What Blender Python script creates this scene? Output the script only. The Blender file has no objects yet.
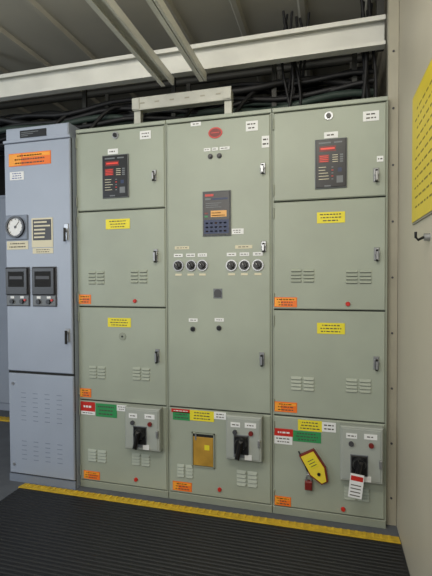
import bpy, math, random
import numpy as np
from mathutils import Vector, Matrix
random.seed(7)
sc=bpy.context.scene
col=sc.collection
try: sc.view_settings.view_transform='Standard'
except Exception: pass

# ---------------------------------------------------------------- materials
def lin(c):
    return tuple(((v/255)/12.92 if v/255<=.04045 else ((v/255+.055)/1.055)**2.4) for v in c)
MATS={}
def mat(name,rgb,rough=.5,metal=0,var=.06,scale=6,bump=0,emit=0,bscale=40):
    if name in MATS: return MATS[name]
    m=bpy.data.materials.new(name);m.use_nodes=True;nt=m.node_tree
    b=nt.nodes['Principled BSDF'];c=lin(rgb)
    tc=nt.nodes.new('ShaderNodeTexCoord')
    n=nt.nodes.new('ShaderNodeTexNoise');n.inputs['Scale'].default_value=scale;n.inputs['Detail'].default_value=6
    nt.links.new(tc.outputs['Object'],n.inputs['Vector'])
    r=nt.nodes.new('ShaderNodeValToRGB')
    r.color_ramp.elements[0].position=.3;r.color_ramp.elements[1].position=.7
    r.color_ramp.elements[0].color=tuple(max(0,v*(1-var)) for v in c)+(1,)
    r.color_ramp.elements[1].color=tuple(min(1,v*(1+var)) for v in c)+(1,)
    nt.links.new(n.outputs['Fac'],r.inputs['Fac']);nt.links.new(r.outputs['Color'],b.inputs['Base Color'])
    b.inputs['Roughness'].default_value=rough;b.inputs['Metallic'].default_value=metal
    if emit:
        nt.links.new(r.outputs['Color'],b.inputs['Emission Color']);b.inputs['Emission Strength'].default_value=emit
    if bump:
        n2=nt.nodes.new('ShaderNodeTexNoise');n2.inputs['Scale'].default_value=bscale
        nt.links.new(tc.outputs['Object'],n2.inputs['Vector'])
        bp=nt.nodes.new('ShaderNodeBump');bp.inputs['Strength'].default_value=bump;bp.inputs['Distance'].default_value=.002
        nt.links.new(n2.outputs['Fac'],bp.inputs['Height']);nt.links.new(bp.outputs['Normal'],b.inputs['Normal'])
    MATS[name]=m;return m
GRAY=mat('painted_steel_grey',(151,158,144),.48,var=.08,scale=2.5,bump=.05)
GRAYB=mat('painted_steel_box',(156,161,154),.45,var=.03)
FRAME=mat('painted_steel_frame',(138,144,130),.5,var=.05)
GAP=mat('painted_gap_shadow',(32,33,30),.8)  # dark colour painted in for the shade in door gaps and under louvres
BLUE=mat('painted_steel_blue',(152,161,176),.42,var=.05,scale=3)
BLUED=mat('painted_steel_blue_dark',(118,127,142),.5)
BLACK=mat('black_plastic',(22,22,24),.35)
BLACKM=mat('black_matte',(14,14,15),.8)
DGRAY=mat('dark_grey_plastic',(62,62,66),.5)
WHITE=mat('white_label',(220,221,220),.6,var=.02)
CREAM=mat('cream_label',(205,198,172),.6,var=.03)
YEL=mat('yellow_label',(220,206,44),.5,var=.04)
ORG=mat('orange_label',(228,112,34),.5,var=.05)
ORY=mat('orange_yellow_label',(238,156,50),.5)
GRN=mat('green_label',(44,136,78),.5)
RED=mat('red_plastic',(186,40,30),.4)
DRED=mat('dark_red_plastic',(112,28,24),.45)
LED=mat('led_red',(220,60,45),.4,emit=.15)
LCD=mat('lcd_orange',(206,150,70),.4,emit=.1)
KEYB=mat('key_blue',(36,50,84),.5)
KEYG=mat('key_grey',(104,108,112),.5)
CHROME=mat('chrome_metal',(160,162,165),.35,metal=.7)
GALV=mat('galvanised_steel',(184,184,174),.5,metal=.1,var=.08,scale=14)
STRUT=mat('strut_white_steel',(208,208,200),.45,metal=.05,var=.08,scale=5)
BRASS=mat('gold_pouch',(170,132,52),.4,var=.25,scale=9)
INK=mat('ink_dark',(70,66,60),.7)
INKB=mat('ink_blue',(54,74,140),.7)
CABLE=mat('cable_rubber_black',(17,17,19),.6)
CABLEG=mat('cable_green',(40,54,48),.6)
TRAYD=mat('tray_steel_dark',(50,50,46),.6)
WALLR=mat('wall_panel_offwhite',(190,184,166),.5,var=.05,scale=2)
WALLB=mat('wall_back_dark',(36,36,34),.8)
TRIM=mat('trim_steel',(156,152,136),.5)
SIGNY=mat('sign_yellow',(222,200,58),.45,var=.05)
INKS=mat('sign_ink',(128,114,44),.6)
YFLOOR=mat('yellow_rubber',(210,174,44),.6,var=.18,scale=30,bump=.4,bscale=90)
CONC=mat('concrete_painted',(86,90,96),.7,var=.12,scale=8)

# ---------------------------------------------------------------- mesh builder
class MB:
    def __init__(s): s.v=[];s.f=[];s.m=[];s.sm=[];s.mats=[]
    def mi(s,m):
        if m not in s.mats: s.mats.append(m)
        return s.mats.index(m)
    def add(s,vs,fs,m,smooth=False,T=None):
        o=len(s.v);
        for p in vs:
            p=Vector(p)
            if T is not None:p=T@p
            s.v.append(tuple(p))
        k=s.mi(m)
        for f in fs: s.f.append([i+o for i in f]);s.m.append(k);s.sm.append(smooth)
    def box(s,x0,x1,y0,y1,z0,z1,m,b=0,T=None):
        if b<=0:
            vs=[(x,y,z) for x in(x0,x1) for y in(y0,y1) for z in(z0,z1)]
            fs=[(0,1,3,2),(4,6,7,5),(0,4,5,1),(2,3,7,6),(0,2,6,4),(1,5,7,3)]
            s.add(vs,fs,m,False,T)
        else:
            b=min(b,(x1-x0)*.45,(z1-z0)*.45,(y1-y0)*.9)
            vs=[(x0,y1,z0),(x1,y1,z0),(x1,y1,z1),(x0,y1,z1),
                (x0,y0+b,z0),(x1,y0+b,z0),(x1,y0+b,z1),(x0,y0+b,z1),
                (x0+b,y0,z0+b),(x1-b,y0,z0+b),(x1-b,y0,z1-b),(x0+b,y0,z1-b)]
            fs=[(3,2,1,0),(8,9,10,11)]
            for i in range(4):
                j=(i+1)%4
                fs+= [(i,j,4+j,4+i),(4+i,4+j,8+j,8+i)]
            s.add(vs,fs,m,False,T)
    def cyl(s,c,r,d,m,n=24,axis='y',r2=None,T=None):
        r2=r if r2 is None else r2
        vs=[];
        for k,(rr,t) in enumerate(((r,0),(r2,d))):
            for i in range(n):
                a=2*math.pi*i/n;p,q=rr*math.cos(a),rr*math.sin(a)
                if axis=='y': vs.append((c[0]+p,c[1]+t,c[2]+q))
                elif axis=='z': vs.append((c[0]+p,c[1]+q,c[2]+t))
                else: vs.append((c[0]+t,c[1]+p,c[2]+q))
        s.add(vs,[(i,(i+1)%n,n+(i+1)%n,n+i) for i in range(n)],m,True,T)
        s.add(vs,[tuple(range(n-1,-1,-1)),tuple(range(n,2*n))],m,False,T)
    def ring(s,c,ro,ri,y0,y1,m,n=28):
        vs=[]
        for rr,y in((ro,y1),(ro,y0),(ri,y0),(ri,y1)):
            for i in range(n):
                a=2*math.pi*i/n;vs.append((c[0]+rr*math.cos(a),y,c[1]+rr*math.sin(a)))
        fs=[]
        for k in range(4):
            for i in range(n):
                j=(i+1)%n;k2=(k+1)%4
                fs.append((k*n+i,k*n+j,k2*n+j,k2*n+i))
        s.add(vs,fs,m,False)
    def poly(s,pts,y0,y1,m,T=None):
        n=len(pts)
        vs=[(p[0],y0,p[1]) for p in pts]+[(p[0],y1,p[1]) for p in pts]
        fs=[tuple(range(n)),tuple(range(2*n-1,n-1,-1))]+[(i,n+i,n+(i+1)%n,(i+1)%n) for i in range(n)]
        s.add(vs,fs,m,False,T)
    def tube(s,pts,r,m,n=8):
        P=[Vector(p) for p in pts];vs=[]
        for i,p in enumerate(P):
            t=(P[min(i+1,len(P)-1)]-P[max(i-1,0)]).normalized()
            a=t.cross(Vector((0,0,1)))
            if a.length<.3:a=t.cross(Vector((0,1,0)))
            a.normalize();b=t.cross(a)
            for k in range(n):
                g=2*math.pi*k/n;vs.append(tuple(p+a*r*math.cos(g)+b*r*math.sin(g)))
        fs=[(i*n+k,i*n+(k+1)%n,(i+1)*n+(k+1)%n,(i+1)*n+k) for i in range(len(P)-1) for k in range(n)]
        s.add(vs,fs,m,True)
        s.add(vs[:n],[tuple(range(n))],m);s.add(vs[-n:],[tuple(range(n-1,-1,-1))],m)
    def make(s,name,parent=None):
        me=bpy.data.meshes.new(name);me.from_pydata(s.v,[],s.f);me.update()
        for m in s.mats: me.materials.append(m)
        me.polygons.foreach_set('material_index',s.m);me.polygons.foreach_set('use_smooth',s.sm)
        import bmesh
        bm=bmesh.new();bm.from_mesh(me);bmesh.ops.recalc_face_normals(bm,faces=bm.faces);bm.to_mesh(me);bm.free()
        ob=bpy.data.objects.new(name,me);col.objects.link(ob)
        if parent:
            ob.parent=parent;ob.matrix_parent_inverse=Matrix.Translation(parent.location).inverted()
        return ob
def empty(name,loc):
    e=bpy.data.objects.new(name,None);e.location=loc;e.empty_display_size=.1;col.objects.link(e);return e
mm=lambda *a:[v/1000 for v in a]

def label(mb,x0,x1,z0,z1,m,lines=2,ink=None,y=0,fill=.8,head=None):
    ink=ink or INK
    x0,x1,z0,z1=mm(x0,x1,z0,z1);y/=1000
    mb.box(x0,x1,y-.0025,y,z0,z1,m)
    if head:
        mb.box(x0+.003,x0+(x1-x0)*.3,y-.0032,y-.002,z0+.005,z1-.005,head)
        mb.box(x0+(x1-x0)*.34,x1-.006,y-.0032,y-.002,z0+(z1-z0)*.66,z1-.006,head)
    zt=z1
    if lines:
        h=(zt-z0)/(lines+.6);w=x1-x0
        for i in range(lines):
            zc=zt-h*(i+.8);L=w*fill*random.uniform(.7,1);x=(x0+x1)/2-L/2;e=x+L
            while x<e-.004:
                ww=min(random.uniform(.006,.02),e-x)
                mb.box(x,x+ww,y-.0032,y-.002,zc-h*.17,zc+h*.17,ink);x+=ww+.005
def louvre(mb,x0,x1,z0,z1,m,n=4,y=0,cols=2):
    x0,x1,z0,z1=mm(x0,x1,z0,z1);y/=1000
    cw=(x1-x0)/cols;h=(z1-z0)/n
    for c in range(cols):
        a=x0+c*cw+.004;b=x0+(c+1)*cw-.004
        for i in range(n):
            z=z0+h*i
            t=z+h*.78
            vs=[(a,y,z),(b,y,z),(b-.004,y-.009,z+.001),(a+.004,y-.009,z+.001),(a,y,t),(b,y,t)]
            mb.add(vs,[(3,2,5,4),(0,3,4),(1,5,2)],m)
            mb.add(vs[:4],[(0,1,2,3)],GAP)
            mb.box(a+.002,b-.002,y-.0006,y,z-h*.10,z+.001,GAP)
def latch(mb,x0,x1,z0,z1):
    x0,x1,z0,z1=mm(x0,x1,z0,z1);c=(x0+x1)/2
    mb.box(c-.014,c+.014,-.006,0,z0,z1,CHROME,.003)
    mb.cyl((c,-.006,(z0+z1)/2+.008),.013,-.012,CHROME,16)
    mb.box(c-.006,c+.006,-.03,-.014,z0-.004,z1-.012,BLACK,.004)
    mb.box(c-.005,c+.005,-.033,-.03,z0+.006,z1-.022,CHROME)
def door(mb,x0,x1,z0,z1,m=GRAY,y=0):
    x0,x1,z0,z1=mm(x0,x1,z0,z1);y/=1000
    mb.box(x0,x1,y,y+.02,z0,z1,m,.005)
def relay(mb,x0,x1,z0,z1):
    X0,X1,Z0,Z1=mm(x0,x1,z0,z1);w=X1-X0;h=Z1-Z0
    def R(a,b,c,d,m,t=.0005): mb.box(X0+a*w,X0+b*w,-.014-t,-.0138,Z0+c*h,Z0+d*h,m)
    mb.box(X0,X1,-.010,0,Z0,Z1,KEYG,.003)
    mb.box(X0+.005,X1-.005,-.014,-.010,Z0+.005,Z1-.005,BLACK,.002)
    R(.12,.5,.90,.93,KEYG);R(.6,.85,.90,.93,KEYG)
    R(.14,.66,.74,.85,DRED);R(.18,.62,.78,.815,LED,.001)
    R(.12,.45,.52,.68,DRED)
    for i in range(4): R(.15,.42,.535+i*.036,.548+i*.036,LED,.001)
    for i in range(4):
        R(.55,.72,.52+i*.045,.532+i*.045,CREAM)
        R(.78,.88,.51+i*.045,.54+i*.045,KEYG)
    for i in range(5):
        R(.12,.12+random.uniform(.2,.34),.42-i*.06,.432-i*.06,CREAM)
        R(.52,.58,.41-i*.06,.43-i*.06,RED if i%2 else KEYG)
    R(.68,.88,.1,.24,KEYG);R(.72,.84,.32,.40,KEYB)
    R(.3,.5,.03,.06,KEYG)
def op_box(mb,x0,x1,z0,z1):
    X0,X1,Z0,Z1=mm(x0,x1,z0,z1);c=(X0+X1)/2-.012
    mb.box(X0,X1,-.055,0,Z0,Z1,GRAYB,.006)
    mb.box(X0+.012,X1-.012,-.058,-.055,Z0+.012,Z1-.012,GRAYB,.002)
    Y=-.058
    def lab(a,b,cc,d): label(mb,a*1000,b*1000,cc*1000,d*1000,WHITE,1,y=Y*1000)
    lab(X0+.03,X0+.085,Z1-.062,Z1-.035);lab(X1-.095,X1-.03,Z1-.06,Z1-.032)
    mb.cyl((X0+.055,Y,Z1-.09),.013,-.012,DGRAY,16);mb.cyl((X1-.06,Y,Z1-.09),.013,-.012,DRED,16)
    zc=Z0+.105
    mb.box(c-.045,c+.045,Y-.004,Y,Z0+.02,Z0+.150,KEYG,.002)
    mb.box(c+.02,c+.06,Y-.0045,Y,Z0+.01,Z0+.04,WHITE)
    mb.box(c-.04,c+.04,Y-.012,Y-.004,Z0+.04,Z0+.146,BLACK,.004)
    mb.cyl((c,Y-.012,zc),.036,-.02,BLACK,24,r2=.03)
    T=Matrix.Translation((c,0,zc))@Matrix.Rotation(math.radians(12),4,'Y')@Matrix.Translation((-c,0,-zc))
    mb.box(c-.013,c+.013,Y-.052,Y-.03,zc-.085,zc+.025,BLACK,.008,T)
    mb.box(X1-.02,X1-.006,Y-.012,Y,Z0+.09,Z0+.13,CHROME,.003)
def redbutton(mb,x,z): mb.cyl((x/1000,0,z/1000),.013,-.010,RED,16,r2=.010)
def knob(mb,x,z):
    x/=1000;z/=1000
    mb.ring((x,z),.033,.027,-.008,0,CHROME);mb.cyl((x,0,z),.027,-.005,BLACK,24)
    mb.cyl((x,-.005,z),.018,-.014,DGRAY,20,r2=.015)
    T=Matrix.Translation((x,0,z))@Matrix.Rotation(math.radians(-35),4,'Y')@Matrix.Translation((-x,0,-z))
    mb.box(x-.004,x+.004,-.03,-.018,z-.016,z+.016,BLACK,.002,T)
    mb.box(x-.001,x+.001,-.0306,-.03,z+.002,z+.014,WHITE,T=T)

# ---------------------------------------------------------------- switchgear
D=.85
def carcass(name,x0,x1):
    e=empty(name,((x0+x1)/2000,D/2,0));mb=MB()
    X0,X1=x0/1000+.0015,x1/1000-.0015
    mb.box(X0,X1,.022,D,.0,2.3,FRAME)
    mb.box(X0,X0+.008,.006,.022,0.02,2.3,FRAME);mb.box(X1-.008,X1,.006,.022,0.02,2.3,FRAME)
    mb.box(X0,X1,.0,.022,2.277,2.3,GRAY,.003)
    mb.box(X0,X1,.002,.022,0,.045,FRAME,.003)
    mb.box(X0+.008,X1-.008,.016,.022,.045,2.277,GAP)
    mb.make('cabinet_body',e);return e
A=carcass('switchgear_cabinet',0,616)
B=carcass('switchgear_cabinet.001',616,1252)
Cc=carcass('switchgear_cabinet.002',1252,1862)
rows4=[(50,566),(574,1168),(1176,1774),(1782,2270)]
for P,x0,x1 in((A,9,607),(Cc,1262,1852)):
    mb=MB()
    for i,(a,b) in enumerate(rows4): door(mb,x0,x1,a,b)
    for a,b in rows4:
        for z in(a+60,b-60):
            mb.cyl((x0/1000-.001,-.002,z/1000-.03),.005,.06,FRAME,10,axis='z')
    mb.make('doors',P)
mb=MB();door(mb,625,1243,50,566);door(mb,625,1243,574,2270)
mb.make('doors',B)

# column A details
mb=MB();relay(mb,194,373,1853,2118);mb.make('protection_relay',A)
mb=MB()
label(mb,231,300,2124,2157,WHITE,1);label(mb,449,521,2198,2247,WHITE,2)
label(mb,211,376,1660,1722,YEL,3);label(mb,217,376,1048,1105,YEL,3)
label(mb,12,99,1190,1250,ORG,3,head=ORY);label(mb,12,92,590,646,ORG,3,head=ORY)
label(mb,16,118,500,560,RED,1,ink=WHITE);label(mb,18,118,478,500,WHITE,1)
label(mb,125,273,472,556,GRN,3);label(mb,273,343,519,556,WHITE,2)
label(mb,31,147,60,112,ORG,3,head=ORY)
mb.make('door_labels',A)
mb=MB()
mb.cyl((.284,0,2.238),.022,-.006,CHROME,20);mb.cyl((.284,-.006,2.238),.013,-.008,BLACK,16)
louvre(mb,79,200,1318,1406,GRAY,4);louvre(mb,373,493,1325,1411,GRAY,4)
louvre(mb,76,200,718,800,GRAY,4);louvre(mb,380,505,724,806,GRAY,4)
louvre(mb,60,200,180,260,GRAY,4);louvre(mb,370,500,190,265,GRAY,4)
redbutton(mb,404,1212);redbutton(mb,400,95)
mb.cyl((.317,0,.99),.024,-.004,FRAME,20);mb.cyl((.317,-.004,.99),.006,-.003,BLACK,10)
latch(mb,526,558,1941,2007);latch(mb,530,565,1451,1530);latch(mb,533,569,840,920)
mb.make('vents_and_latches',A)
mb=MB();op_box(mb,355,584,307,565);mb.make('breaker_operator',A)

# column B details
mb=MB()
n=28
c=(.925,2.194)
mb.poly([(c[0]+.042*math.cos(2*math.pi*i/n),c[1]+.032*math.sin(2*math.pi*i/n)) for i in range(n)],-.004,0,RED)
mb.poly([(c[0]+.034*math.cos(2*math.pi*i/n),c[1]+.024*math.sin(2*math.pi*i/n)) for i in range(n)],-.0045,-.003,DRED)
mb.box(c[0]-.024,c[0]+.024,-.0052,-.004,c[1]-.002,c[1]+.003,RED)
mb.make('manufacturer_badge',B)
mb=MB()
X0,X1,Z0,Z1=mm(847,1016,1597,1858);w=X1-X0;h=Z1-Z0
mb.box(X0,X1,-.010,0,Z0,Z1,KEYG,.003)
mb.box(X0+.004,X1-.004,-.012,-.009,Z0+.004,Z1-.004,BLACK,.003)
def R(a,b,c_,d,m): mb.box(X0+a*w,X0+b*w,-.013,-.0118,Z0+c_*h,Z0+d*h,m)
R(.1,.4,.88,.93,RED)
R(.1,.3,.80,.84,KEYG);R(.36,.9,.80,.84,KEYB)
for i in range(3): R(.12,.12+random.uniform(.4,.7),.63+i*.045,.645+i*.045,KEYG)
R(.30,.86,.42,.56,LCD);R(.33,.80,.445,.462,DRED);R(.33,.66,.50,.517,DRED)
R(.06,.94,.05,.36,KEYB)
for i in range(5):
    for j in range(3): R(.12+i*.16,.21+i*.16,.09+j*.09,.12+j*.09,KEYG if (i+j)%4 else LCD)
R(.08,.2,.42,.45,GRN);R(.08,.2,.49,.52,DRED)
mb.make('control_display',B)
mb=MB()
label(mb,775,838,2245,2268,WHITE,1);label(mb,1105,1174,2185,2241,WHITE,2)
label(mb,855,895,2092,2110,WHITE,1);label(mb,905,940,2092,2110,WHITE,1);label(mb,950,1010,2092,2110,WHITE,1)
label(mb,1020,1090,1604,1636,WHITE,2)
for x in(692,769,842,1018,1094,1172):
    label(mb,x-28,x+28,1478,1498,WHITE,1);label(mb,x-20,x+20,1367,1379,CREAM,0)
label(mb,670,760,1524,1542,CREAM,1);label(mb,1040,1140,1520,1540,CREAM,1)
label(mb,755,810,1092,1112,WHITE,1);label(mb,915,970,1097,1117,WHITE,1)
label(mb,640,758,540,562,RED,1,ink=WHITE);label(mb,649,758,495,545,GRN,2)
label(mb,758,908,500,562,YEL,3);label(mb,908,981,520,562,WHITE,2)
label(mb,645,767,62,118,ORG,3,head=ORY)
label(mb,1196,1238,2085,2150,WHITE,2)
mb.make('door_labels',B)
mb=MB()
for x in(692,773,842): knob(mb,x,1427)
for x in(1018,1094,1172): knob(mb,x,1424)
mb.make('selector_switches',B)
mb=MB()
for x,z in((894,2060),(948,2060),(780,1049),(941,1059)):
    mb.cyl((x/1000,0,z/1000),.015,-.006,DGRAY,18);mb.cyl((x/1000,-.006,z/1000),.010,-.01,BLACK,14)
mb.cyl((.935,0,1.262),.024,-.003,DGRAY,20);mb.box(.908,.962,-.002,0,1.232,1.290,KEYG);mb.box(.914,.956,-.0035,-.002,1.24,1.248,DGRAY)
latch(mb,1185,1219,1938,2000);latch(mb,1178,1211,853,928)
latch(mb,1190,1222,1500,1560)
louvre(mb,1039,1169,142,236,GRAY,4);louvre(mb,670,780,150,230,GRAY,4)
redbutton(mb,940,100)
mb.make('vents_and_latches',B)
mb=MB();op_box(mb,992,1199,311,565);mb.make('breaker_operator',B)
mb=MB()
mb.box(.770,.912,-.004,0,.224,.430,BLACKM)
mb.box(.779,.903,-.007,-.003,.232,.405,BRASS,.002)
mb.box(.770,.777,-.010,0,.224,.430,FRAME);mb.box(.905,.912,-.010,0,.224,.430,FRAME)
mb.box(.770,.912,-.010,0,.424,.430,FRAME);mb.box(.770,.912,-.010,0,.224,.230,FRAME)
mb.box(.79,.80,-.009,-.004,.385,.42,CHROME);mb.box(.85,.88,-.008,-.0065,.33,.36,YEL)
mb.make('document_pouch',B)

# column C details
mb=MB();relay(mb,1488,1655,1835,2101);mb.make('protection_relay',Cc)
mb=MB()
label(mb,1536,1609,2106,2139,WHITE,1);label(mb,1736,1816,2177,2229,WHITE,2)
label(mb,1499,1646,1648,1708,YEL,3);label(mb,1500,1647,1043,1103,YEL,3)
label(mb,1265,1391,1187,1242,ORG,3,head=ORY);label(mb,1265,1391,593,650,ORG,3,head=ORY)
label(mb,1264,1365,409,455,WHITE,2);label(mb,1264,1369,455,497,RED,1,ink=WHITE)
label(mb,1369,1522,433,493,GRN,3);label(mb,1396,1527,497,557,YEL,3);label(mb,1527,1601,501,554,WHITE,2)
label(mb,1265,1357,55,108,ORG,3,head=ORY)
label(mb,1806,1838,1960,1990,WHITE,1)
mb.make('door_labels',Cc)
mb=MB()
mb.cyl((1.560,0,2.225),.022,-.006,CHROME,20);mb.cyl((1.560,-.006,2.225),.013,-.008,BLACK,16)
louvre(mb,1353,1489,1328,1405,GRAY,4);louvre(mb,1647,1786,1320,1397,GRAY,4)
louvre(mb,1352,1489,724,803,GRAY,4);louvre(mb,1648,1786,732,808,GRAY,4)
louvre(mb,1640,1780,140,215,GRAY,4)
redbutton(mb,1662,1208);redbutton(mb,1640,80)
latch(mb,1783,1822,1855,1929);latch(mb,1788,1826,1440,1510);latch(mb,1788,1826,860,930)
mb.make('vents_and_latches',Cc)
mb=MB();op_box(mb,1623,1838,264,560)
T=Matrix.Translation((1.70,0,.33))@Matrix.Rotation(math.radians(6),4,'Y')@Matrix.Translation((-1.70,0,-.33))
mb.box(1.672,1.74,-.118,-.114,.21,.335,WHITE,T=T);mb.box(1.676,1.736,-.1186,-.118,.30,.325,RED,T=T)
for i in range(4): mb.box(1.68,1.73,-.1186,-.118,.22+i*.018,.225+i*.018,INK,T=T)
mb.make('breaker_operator',Cc)
mb=MB()
px,pz=1.49,.31
T=Matrix.Translation((px,0,pz))@Matrix.Rotation(math.radians(-32),4,'Y')@Matrix.Translation((-px,0,-pz))
mb.poly([(px-.045,pz+.09),(px+.045,pz+.085),(px+.05,pz-.03),(px+.02,pz-.10),(px-.02,pz-.10),(px-.05,pz-.03)],-.03,-.006,DRED,T)
mb.poly([(px-.038,pz+.082),(px+.038,pz+.078),(px+.042,pz-.025),(px+.014,pz-.092),(px-.014,pz-.092),(px-.042,pz-.025)],-.036,-.03,SIGNY,T)
mb.box(px-.024,px+.024,-.038,-.036,pz-.0,pz+.06,YEL,T=T)
for i in range(3): mb.box(px-.018,px+.018,-.0386,-.038,pz+.01+i*.016,pz+.014+i*.016,INK,T=T)
mb.cyl((px,-.038,pz-.04),.009,-.004,BLACK,12,T=T)
mb.box(1.435,1.475,-.034,-.006,.175,.225,DRED,.005)
mb.tube([(1.442+.0135*(1-math.cos(a)),-.02,.225+.035*math.sin(a)) for a in [math.pi*i/10 for i in range(11)]],.004,CHROME)
mb.tube([(1.40,-.008,.38),(1.43,-.03,.33),(1.45,-.03,.28)],.004,CABLE)
mb.make('lockout_device',Cc)

# ---------------------------------------------------------------- blue control cabinet
Bl=empty('control_cabinet',(-.25,.4,0))
mb=MB();y=-50
mb.box(-.505,-.003,-.032,.80,.0,2.25,BLUE)
mb.box(-.505,-.003,-.034,-.03,.04,2.25,GAP)
door(mb,-500,-8,745,2235,BLUE,y);door(mb,-497,-6,60,728,BLUE,y)
mb.box(-.505,-.003,-.045,-.03,0,.05,BLUED)
mb.box(-.49,-.02,-.045,.10,2.25,2.335,BLUE,.006)
mb.box(-.505,-.003,-.055,-.03,2.238,2.256,BLUE,.003)
mb.make('cabinet_body',Bl)
mb=MB()
mb.box(-.375,-.179,-.05,-.045,2.265,2.312,BLACK);
for i in range(3): mb.box(-.365,-.365+.05+.04*i,-.0506,-.05,2.275+i*.011,2.279+i*.011,KEYG)
label(mb,-462,-144,2085,2168,ORG,3,y=y,head=ORY);label(mb,-456,-348,1997,2050,WHITE,3,INKB,y=y)
label(mb,-487,-324,1545,1600,CREAM,2,y=y)
mb.box(-.294,-.137,-.054,-.05,1.555,1.743,CREAM);mb.box(-.284,-.147,-.0546,-.054,1.60,1.733,DGRAY)
for j in range(5): mb.box(-.275,-.275+random.uniform(.06,.12),-.0552,-.0546,1.615+j*.024,1.625+j*.024,CREAM)
label(mb,-290,-137,1515,1550,CREAM,2,y=y)
mb.make('door_labels',Bl)
mb=MB()
mb.box(-.490,-.322,-.062,-.05,1.607,1.768,BLUED,.004)
mb.ring((-.406,1.69),.07,.058,-.078,-.05,BLACK);mb.cyl((-.406,-.062,1.69),.058,-.006,WHITE,32)
for k in range(9):
    a=math.radians(-40+k*32.5);mb.box(-.406-.05*math.cos(a)-.003,-.406-.05*math.cos(a)+.003,-.0688,-.068,1.69+.05*math.sin(a)-.003,1.69+.05*math.sin(a)+.003,INK)
T=Matrix.Translation((-.406,0,1.69))@Matrix.Rotation(math.radians(40),4,'Y')@Matrix.Translation((.406,0,-1.69))
mb.box(-.408,-.404,-.070,-.069,1.68,1.735,INK,T=T);mb.cyl((-.406,-.068,1.69),.008,-.004,BLACK,12)
mb.make('pressure_gauge',Bl)
mb=MB()
for a,b in((-.495,-.316),(-.293,-.114)):
    mb.box(a,b,-.058,-.05,1.174,1.43,DGRAY,.003)
    mb.box(a+.006,b-.006,-.072,-.058,1.25,1.424,BLACK,.004)
    mb.box(a+.03,b-.03,-.0735,-.072,1.30,1.40,BLACKM);mb.box(a+.04,b-.04,-.0745,-.0735,1.35,1.37,DGRAY)
    mb.box(a+.006,b-.006,-.060,-.058,1.18,1.243,KEYG)
    for k in range(2):
        x=a+.05+k*.075
        mb.cyl((x,-.06,1.205),.014,-.014,BLACK,14);mb.box(x-.014,x+.014,-.0615,-.06,1.225,1.24,WHITE)
    mb.cyl((b-.03,-.06,1.215),.008,-.008,RED,12)
mb.make('panel_meters',Bl)
mb=MB()
for z0,z1 in((1.596,1.70),(.95,1.035)):
    mb.box(-.055,-.022,-.056,-.05,z0,z1,CHROME,.003);mb.cyl((-.038,-.056,z0+.06),.012,-.012,CHROME,14)
    mb.box(-.044,-.032,-.082,-.068,z0-.01,z0+.075,BLACK,.004)
for cx in(-.38,-.29,-.20,-.11):
    for z0,n in((.16,5),(.42,7)):
        for k in range(n): mb.box(cx-.018,cx+.018,-.0515,-.05,z0+k*.03,z0+.003+k*.03,BLUED)
for z in(.12,.66):mb.cyl((-.46,-.05,z),.01,-.005,CHROME,12)
mb.make('latches_and_vents',Bl)

Fc=empty('control_cabinet.001',(-1.6,1.5,0))
mb=MB();mb.box(-2.4,-.9,1.2,1.8,0,2.2,BLUE)
for i in range(3): mb.box(-2.39+i*.5,-1.91+i*.5,1.18,1.2,.08,2.17,BLUE,.005);mb.box(-1.97+i*.5,-1.95+i*.5,1.165,1.18,1.0,1.12,BLACK)
mb.make('cabinet_body',Fc)

# ---------------------------------------------------------------- room
def boxobj(name,*a,m):
    b=MB();b.box(*a,m);return b.make(name)
boxobj('floor',-3.6,2.0,-3.6,2.6,-.1,0,m=CONC)
mb=MB();mb.box(1.92,2.02,-3.6,2.6,0,3.1,WALLR)
mb.make('wall_right')
boxobj('wall_back',-3.6,1.92,2.5,2.6,0,3.1,m=WALLB)
boxobj('wall_left',-3.7,-3.6,-3.6,2.6,0,3.1,m=WALLR)
CEIL=mat('ceiling_sheet_metal',(176,173,160),.5,var=.08,scale=1.5)
mb=MB();mb.box(-3.6,2.02,-3.6,2.6,3.05,3.12,CEIL)
x=-3.4
while x<1.9:
    mb.add([(x-.03,-3.6,3.05),(x-.015,-3.6,3.025),(x+.015,-3.6,3.025),(x+.03,-3.6,3.05),(x-.03,2.5,3.05),(x-.015,2.5,3.025),(x+.015,2.5,3.025),(x+.03,2.5,3.05)],[(0,1,5,4),(1,2,6,5),(2,3,7,6),(0,3,2,1)],CEIL);x+=.4
mb.make('ceiling')
mb=MB();mb.box(1.866,1.918,.05,.11,0,3.05,TRIM)
for z in np.arange(.15,3.0,.3): mb.cyl((1.892,.05,float(z)),.006,-.004,DGRAY,10)
mb.make('trim_1')
mb=MB()
mb.box(-3.6,1.86,.17,.176,2.63,2.79,STRUT);mb.box(-3.6,1.86,.12,.17,2.63,2.637,STRUT);mb.box(-3.6,1.86,.12,.17,2.783,2.79,STRUT)
mb.box(-3.6,1.86,.12,.124,2.637,2.65,STRUT);mb.box(-3.6,1.86,.12,.124,2.765,2.783,STRUT)
for x in (-2.5,-.9,1.84): mb.box(x-.02,x+.02,.177,.2,2.63,3.05,TRAYD)
mb.make('ceiling_beam')
mb=MB()
for x0,x1 in((.55,.635),(.80,.845)):
    mb.box(x0,x1,-2.2,.10,2.59,2.595,STRUT);mb.box(x0,x0+.004,-2.2,.10,2.55,2.59,STRUT);mb.box(x1-.004,x1,-2.2,.10,2.55,2.59,STRUT)
    mb.box(x0,x0+.026,-2.2,.10,2.547,2.551,STRUT);mb.box(x1-.014,x1,-2.2,.10,2.547,2.551,STRUT)
    for y in(-2.0,-1.4): mb.cyl(((x0+x1)/2,y,2.59),.006,.46,CHROME,8,axis='z')
mb.make('strut_channels')
mb=MB()
mb.box(.35,.99,.12,.19,2.435,2.495,GALV,.004);mb.box(.345,.995,.11,.12,2.425,2.505,GALV,.003)
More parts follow.
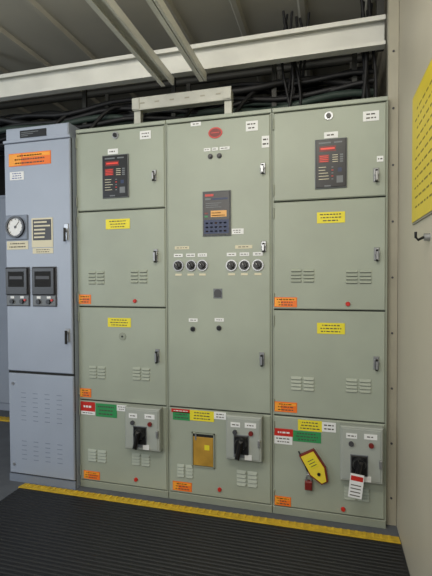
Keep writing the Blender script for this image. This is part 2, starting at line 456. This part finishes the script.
for x in(.37,.97): mb.box(x-.022,x+.022,.13,.17,2.302,2.44,GALV);mb.box(x-.025,x+.025,.104,.11,2.43,2.50,GALV,.002)
for k in range(6): mb.box(.40+k*.1,.43+k*.1,.1085,.11,2.462,2.470,TRIM)
mb.make('mounting_rail')
TR=empty('cable_tray',(.7,.57,2.36))
mb=MB()
for y in(.42,.72): mb.box(-.4,1.85,y,y+.01,2.36,2.44,TRAYD)
x=-.3
while x<1.8: mb.box(x,x+.03,.43,.72,2.365,2.385,TRAYD);x+=.22
for x in(-.2,.5,1.2,1.7): mb.box(x,x+.03,.40,.42,2.345,2.85,TRAYD);mb.box(x,x+.03,.73,.75,2.345,2.85,TRAYD)
mb.make('tray_ladder',TR)
mb=MB()
for k in range(56):
    y=random.uniform(.36,1.3);z=random.uniform(2.40,2.62)+(y-.36)*.22;r=random.choice((.009,.012,.016,.022))
    pts=[];ph=random.uniform(0,6)
    for i in range(30):
        x=-1.6+i*.118
        pts.append((x,y+.05*math.sin(ph+i*.35),z+.035*math.sin(ph*2+i*.28)+.02*math.sin(i*.9+ph)))
    mb.tube(pts,r,CABLEG if k%9==3 else CABLE)
for k in range(7):
    x=1.36+random.uniform(-.06,.06);pts=[(x+.03*math.sin(k+i*.5),.30+.02*k,2.38+i*.07) for i in range(10)]
    mb.tube(pts,.008,CABLE)
for k in range(6):
    x=1.78+random.uniform(-.05,.04);pts=[(x+.02*math.sin(k+i*.4),.25+.03*k,2.36+i*.07) for i in range(10)]
    mb.tube(pts,.010,CABLE)
for k in range(5):
    x=-.45+k*.35;pts=[(x+.4*t,.28+.3*t,2.36+.24*math.sin(math.pi*t)) for t in [i/12 for i in range(13)]]
    mb.tube(pts,.013,CABLE)
mb.make('cables',TR)
mb=MB()
for y,z,r in((.6,2.93,.02),(.8,2.9,.03),(1.1,2.9,.02),(1.5,2.8,.035)):
    mb.cyl((-3.5,y,z),r,5.35,TRAYD,14,axis='x')
mb.make('conduit_run')

RUB=mat('rubber_mat_black',(24,25,28),.5,var=.1,scale=20)
mb=MB();mb.box(-.36,1.915,-3.4,-.125,.0,.008,RUB)
y=-.14
while y>-3.35:
    mb.add([(-.355,y,.008),(1.91,y,.008),(1.91,y-.005,.011),(-.355,y-.005,.011),(-.355,y-.013,.011),(1.91,y-.013,.011),(1.91,y-.018,.008),(-.355,y-.018,.008)],[(0,1,2,3),(3,2,5,4),(4,5,6,7)],RUB);y-=.025
mb.make('rubber_floor_mat')
def strip(name,x0,x1,y0,y1):
    b=MB();b.add([(x0,y0,.0),(x1,y0,.0),(x1,y0,.013),(x0,y0,.013),(x0,y1,0),(x1,y1,0),(x1,y1,.004),(x0,y1,.004)],[(0,1,2,3),(3,2,6,7),(4,7,6,5),(0,3,7,4),(1,5,6,2)],YFLOOR)
    x=x0+.03
    while x<x1-.02:
        b.box(x,x+.012,y0+.01,y1-.01,.004,.0115,YFLOOR);x+=.04
    b.make(name)
strip('mat_edge_strip',-.37,1.915,-.122,-.058)
strip('mat_edge_strip.001',-3.4,-.62,.92,1.02)
mb=MB()
mb.box(1.914,1.92,-1.2,-.37,1.58,2.13,TRIM);mb.box(1.911,1.9145,-1.19,-.378,1.588,2.122,SIGNY)
for i in range(11):
    yy=-1.14
    while yy<-.46:
        ww=random.uniform(.02,.06);mb.box(1.9104,1.9112,yy,min(yy+ww,-.44),1.64+i*.04,1.647+i*.04,INKS);yy+=ww+.02
mb.make('warning_sign')
mb=MB();mb.cyl((1.90,-.68,1.50),.014,.02,CHROME,12,axis='x')
mb.tube([(1.90,-.68,1.50),(1.88,-.68,1.49),(1.872,-.68,1.50),(1.872,-.68,1.52)],.005,BLACK);mb.make('wall_hook')

# ---------------------------------------------------------------- lights
def area(name,loc,tgt,size,p,c):
    l=bpy.data.lights.new(name,'AREA');l.shape='RECTANGLE';l.size,l.size_y=size;l.energy=p;l.color=c
    o=bpy.data.objects.new(name,l);o.location=loc
    o.rotation_euler=(Vector(tgt)-Vector(loc)).to_track_quat('-Z','Y').to_euler();col.objects.link(o)
area('ceiling_lamp',(.9,-2.0,2.95),(1.1,-.5,.9),(1.6,.5),38,(1,.95,.85))
area('doorway_daylight',(-2.6,-3.0,1.9),(.5,0,1.7),(1.4,1.8),48,(.84,.92,1))
area('warm_wall_fill',(.4,-3.5,2.2),(1.7,0,1.9),(1.6,1.2),42,(1,.95,.86))  # unseen warm fill, added to brighten the right wall; no doorway there
w=bpy.data.worlds.new('World');sc.world=w;w.use_nodes=True
w.node_tree.nodes['Background'].inputs[0].default_value=(.75,.85,1,1);w.node_tree.nodes['Background'].inputs[1].default_value=.3

# ---------------------------------------------------------------- camera
y_,p_,r_=.2622,.0250,-.0051
cy,sy=math.cos(y_),math.sin(y_)
right=Vector((cy,sy,0));fw=Vector((-sy,cy,0));up=Vector((0,0,1))
c,s=math.cos(p_),math.sin(p_);wv=fw*c-up*s;u2=up*c+fw*s
c,s=math.cos(r_),math.sin(r_);r3=right*c+u2*s;u3=u2*c-right*s
cam=bpy.data.cameras.new('camera');co=bpy.data.objects.new('camera',cam);col.objects.link(co)
M=Matrix((r3,u3,-wv)).transposed().to_4x4();M.translation=Vector((1.5615,-2.3762,1.3550));co.matrix_world=M
cam.sensor_fit='VERTICAL';cam.sensor_height=24;cam.lens=17.5;cam.clip_start=.02
sc.camera=co
